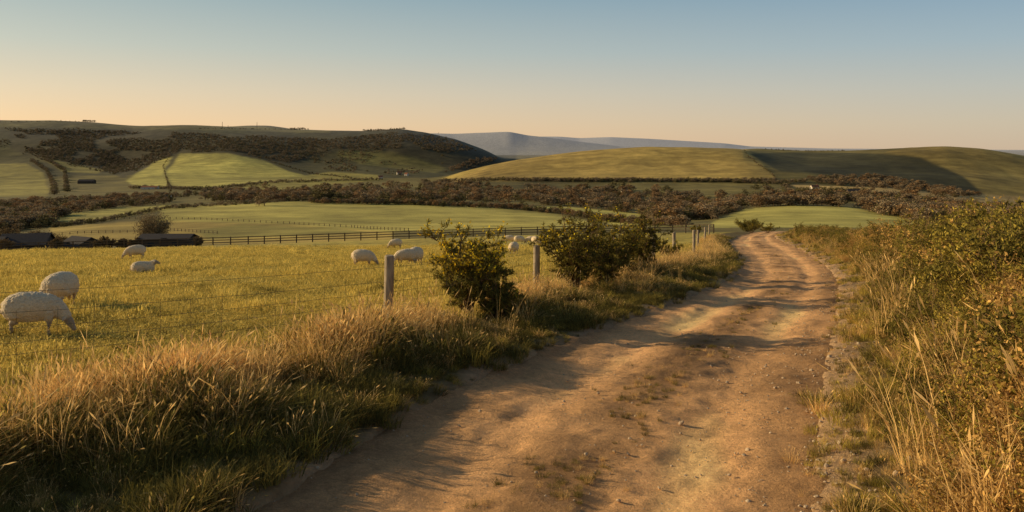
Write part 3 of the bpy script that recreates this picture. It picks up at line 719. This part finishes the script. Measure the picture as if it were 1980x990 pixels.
# ---------------------------------------------------------------- sheep
def sheep_mesh(name,pose):
    a=Acc()
    def loft(pts,rads,ns=16):
        V=[];pts=[np.array(p,float) for p in pts]
        for i,p in enumerate(pts):
            d=pts[min(i+1,len(pts)-1)]-pts[max(i-1,0)];d/=np.linalg.norm(d)
            s=np.cross(d,(0,0,1));
            if np.linalg.norm(s)<.05:s=np.array((0,-1.,0))
            s/=np.linalg.norm(s);u=np.cross(s,d)
            ry,rz=rads[i] if isinstance(rads[i],tuple) else (rads[i],rads[i])
            for k in range(ns):
                t=6.2832*k/ns;V.append(p+s*ry*math.cos(t)+u*rz*math.sin(t))
        m=len(pts);Fc=[(i*ns+k,i*ns+(k+1)%ns,(i+1)*ns+(k+1)%ns,(i+1)*ns+k) for i in range(m-1) for k in range(ns)]
        Fc+=[tuple(range(ns))[::-1],tuple(range((m-1)*ns,m*ns))]
        a.add(V,Fc,.5)
    lie=pose=='lie'
    bz=.0 if not lie else -.25
    # back line / belly line profile: (x, z_top, z_bottom, half width)
    prof=[(-.465,.55,.49,.03),(-.455,.62,.42,.10),(-.42,.68,.36,.165),(-.36,.725,.305,.215),(-.24,.757,.265,.245),(-.10,.762,.248,.258),(.05,.75,.25,.255),
          (.17,.735,.262,.235),(.27,.715,.29,.205),(.34,.685,.335,.165),(.40,.64,.385,.12),(.43,.58,.44,.06)]
    loft([(x,0,(t+b)/2+bz) for x,t,b,w in prof],[(w,(t-b)/2) for x,t,b,w in prof],26)
    side=0.0 if pose!='turn' else .14
    if lie:
        loft([(.26,0,.34),(.38,0,.41),(.46,0,.47),(.48,0,.50)],[.16,.12,.085,.06]);hb=np.array((.465,0,.50));hd=np.array((.21,0,-.12))
    else:
        loft([(.24,0,.53),(.36,side*.2,.47),(.46,side*.5,.385),(.53,side*.8,.31),(.565,side,.26)],[(.17,.19),(.14,.155),(.105,.115),(.078,.085),(.055,.06)]);hb=np.array((.56,side,.285));hd=np.array((.12,side*.4,-.225))
    loft([hb-hd*.18,hb-hd*.05,hb+hd*.15,hb+hd*.4,hb+hd*.7,hb+hd*.92,hb+hd*1.0],[.02,(.054,.060),(.064,.074),(.056,.067),(.042,.048),(.038,.038),(.018,.02)],14)
    hn=hd/np.linalg.norm(hd)
    for s in(-1,1):
        e0=hb+hn*.015+np.array((-.01,s*.045,.015));loft([e0,e0+np.array((-.02,s*.06,.004)),e0+np.array((-.03,s*.125,-.022))],[(.018,.022),(.014,.034),(.006,.012)],8)
    loft([(-.42,0,.62+bz),(-.472,0,.56+bz),(-.48,0,.47+bz),(-.475,0,.41+bz)],[.04,.042,.036,.018],8)
    if not lie:
        for s,o in((-1,.035),(1,-.045)):
            loft([(.25+o,s*.115,.44),(.255+o,s*.11,.32),(.262+o,s*.105,.21),(.258+o,s*.105,.19),(.250+o,s*.105,.07),(.258+o,s*.105,.04),(.272+o,s*.105,.0)],[.09,.06,.038,.036,.027,.031,.035],10)
            loft([(-.29+o,s*.115,.46),(-.24+o,s*.135,.36),(-.28+o,s*.12,.285),(-.355+o,s*.11,.225),(-.35+o,s*.11,.18),(-.335+o,s*.11,.07),(-.325+o,s*.11,.04),(-.31+o,s*.11,.0)],[.14,.115,.07,.040,.032,.028,.031,.035],10)
    else:
        for s in(-1,1):
            loft([(.2,s*.12,.14),(.35,s*.14,.05),(.23,s*.15,.035)],[.07,.04,.03],8)
            loft([(-.25,s*.16,.14),(-.08,s*.22,.08),(-.28,s*.23,.045),(-.1,s*.24,.03)],[.12,.08,.04,.03],8)
    me=a.mesh(name,[]);o=obj(name,me)
    r=o.modifiers.new('r','REMESH');r.mode='VOXEL';r.voxel_size=.011
    s=o.modifiers.new('s','SMOOTH');s.factor=.6;s.iterations=6
    dg=bpy.context.evaluated_depsgraph_get();m2=bpy.data.meshes.new_from_object(o.evaluated_get(dg));bpy.data.objects.remove(o)
    n=len(m2.vertices);co=np.zeros(n*3,np.float32);m2.vertices.foreach_get('co',co);co=co.reshape(-1,3)
    no=np.array([v.normal[:] for v in m2.vertices])
    hx=(co-hb)@hn
    head=np.clip((hx+.03)/.04,0,1)*(np.linalg.norm(co-(hb+hd*.5),axis=1)<.2)
    wool=1-head
    if not lie:wool*=np.clip((co[:,2]-.25)/.05,0,1)
    else:wool*=np.clip((co[:,2]-.05)/.05,0,1)
    disp=np.array([mnoise.fractal(Vector(c)*26,.8,2,3) for c in co])
    curl=np.array([abs(mnoise.noise(Vector((c[0],c[1],c[2]*.8))*15)) for c in co])
    lump=np.array([mnoise.noise(Vector(c)*5) for c in co])
    co=co+no*((wool*(.008*disp+.014*curl+.012*lump+.014)))[:,None]
    m2.vertices.foreach_set('co',co.astype(np.float32).ravel())
    at=m2.attributes.new('wool','FLOAT','POINT');at.data.foreach_set('value',wool.astype(np.float32))
    m2.materials.clear();m2.materials.append(M_sheep)
    m2.polygons.foreach_set('use_smooth',np.ones(len(m2.polygons),bool));m2.update();m2.name=name
    return m2
M_sheep,nt,b=newmat('sheep_fleece')
at=N(nt,'ShaderNodeAttribute',attribute_name='wool');tc=N(nt,'ShaderNodeTexCoord')
n1=noise_n(nt,38,4,.7,tc.outputs['Object']);n2=noise_n(nt,6,4,.65,tc.outputs['Object'])
w=mixc(nt,maprange(nt,n1.outputs[0],.32,.68,0,1),(.60,.43,.25),(.94,.74,.47))
w=mixc(nt,maprange(nt,n2.outputs[0],.5,.75,0,.4),w,(.48,.33,.18))
f=mixc(nt,.1,(.40,.29,.19),w)
nt.links.new(mixc(nt,at.outputs['Fac'],f,w),b.inputs['Base Color']);b.inputs['Roughness'].default_value=1
b.inputs['Sheen Weight'].default_value=.3
bp=N(nt,'ShaderNodeBump');bp.inputs['Distance'].default_value=.02;nt.links.new(n1.outputs[0],bp.inputs['Height']);nt.links.new(bp.outputs[0],b.inputs['Normal'])
SM={p:sheep_mesh('sheep_'+p,p) for p in('graze','turn','lie')}
def d_of(px_,pyb):
    Ys=np.linspace(6,115,2200);Xs=(px_-HX)/F*Ys;q=HY-F*(H(Xs,Ys)-CZ)/Ys
    j=np.argmax(q<=pyb);return Xs[j],Ys[j]
for (p,q,pose,rot,s) in((64,650,'graze',12,.93),(119,598,'turn',92,1.02),(262,502,'graze',203,.95),(277,529,'lie',25,.85),(702,517,'graze',2,.95),
    (765,481,'turn',192,1.0),(784,514,'graze',197,.92),(804,514,'turn',72,1.05),(984,471,'graze',180,1.0),(1004,472,'graze',10,1.0),(1036,475,'turn',-60,1.05),(994,492,'turn',70,1.0),(1027,472,'graze',170,.95)):
    x,y=d_of(p,q);o=obj('sheep',SM[pose]);o.scale=(s,s,s);z=Hs(x,y)
    o.location=(x,y,z+.005);o.rotation_euler=(0,0,math.radians(rot))

# ---------------------------------------------------------------- stones
import bmesh
st=[]
for i in range(3):
    bm=bmesh.new();bmesh.ops.create_icosphere(bm,subdivisions=2,radius=1)
    for v in bm.verts:v.co*=1+.35*mnoise.noise(v.co*1.5+Vector((i*5,0,0)));v.co.z*=.6
    me=bpy.data.meshes.new('stone_%d'%i);bm.to_mesh(me);bm.free();me.materials.append(M_stone);st.append(obj('stone_%d'%i,me,link=False))
n=3000
yy=np.exp(rng.uniform(math.log(3.6),math.log(40),n));c=np.where(rng.random(n)<.65,rng.normal(1.0,.12,n),rng.uniform(-.02,1.05,n))
xx=Lf(yy)+(Rf(yy)-Lf(yy))*c
scatter('loose_stones',st,onground(xx,yy,.012),np.exp(rng.normal(math.log(.010),.42,n)),None,.4)

# ---------------------------------------------------------------- light, sky, camera
az=math.radians(SUN_AZ);el=math.radians(SUN_EL)
sd=Vector((-math.sin(az)*math.cos(el),math.cos(az)*math.cos(el),math.sin(el)))
l=bpy.data.lights.new('sun','SUN');l.energy=5;l.angle=math.radians(.5);l.color=(1,.79,.46)
lo=bpy.data.objects.new('sun',l);bpy.context.scene.collection.objects.link(lo);lo.rotation_euler=(-sd).to_track_quat('-Z','Y').to_euler();lo.location=sd*50
w=bpy.data.worlds.new('World');bpy.context.scene.world=w;w.use_nodes=True;nt=w.node_tree
sk=nt.nodes.new('ShaderNodeTexSky');sk.sky_type='NISHITA';sk.sun_disc=False;sk.sun_elevation=el;sk.sun_rotation=-az
sk.air_density=1.0;sk.dust_density=1.0;sk.ozone_density=1.5
bg=nt.nodes['Background'];nt.links.new(sk.outputs[0],bg.inputs[0]);bg.inputs[1].default_value=.09
# evening haze band near the horizon, warmer toward the sun
tc=nt.nodes.new('ShaderNodeTexCoord');sx=nt.nodes.new('ShaderNodeSeparateXYZ');nt.links.new(tc.outputs['Generated'],sx.inputs[0])
cr=nt.nodes.new('ShaderNodeValToRGB');nt.links.new(sx.outputs['Z'],cr.inputs[0])
stops=[(0,(1.0,.67,.40)),(.03,(.93,.69,.44)),(.07,(.77,.67,.51)),(.12,(.54,.60,.56)),(.19,(.32,.46,.52)),(.35,(.15,.22,.29)),(1,(.07,.10,.15))]
els=cr.color_ramp.elements
while len(els)<len(stops):els.new(.5)
for e,(p,c) in zip(els,stops):e.position=p;e.color=(*c,1)
dt=nt.nodes.new('ShaderNodeVectorMath');dt.operation='DOT_PRODUCT';nt.links.new(tc.outputs['Generated'],dt.inputs[0]);dt.inputs[1].default_value=(-math.sin(az),math.cos(az),0)
tint=mixc(nt,maprange(nt,dt.outputs['Value'],-.4,.8,0,1),(.70,.82,1.0),(1.15,1.02,.86))
hc=mixc(nt,1.0,cr.outputs[0],tint,'MULTIPLY')
bg2=nt.nodes.new('ShaderNodeBackground');nt.links.new(hc,bg2.inputs[0]);bg2.inputs[1].default_value=1.0
mx=nt.nodes.new('ShaderNodeMixShader');mx.inputs[0].default_value=.74
nt.links.new(bg.outputs[0],mx.inputs[1]);nt.links.new(bg2.outputs[0],mx.inputs[2]);nt.links.new(mx.outputs[0],nt.nodes['World Output'].inputs[0])
cam=bpy.data.cameras.new('camera');co=bpy.data.objects.new('camera',cam);bpy.context.scene.collection.objects.link(co)
co.location=(0,0,CZ);co.rotation_euler=(math.radians(90),0,0)
cam.sensor_width=36;cam.lens=28.0;cam.shift_y=-(495-HY)/1980.0;cam.clip_start=.1;cam.clip_end=100000
sc=bpy.context.scene;sc.camera=co
sc.view_settings.view_transform='Standard';sc.view_settings.look='None';sc.view_settings.exposure=0
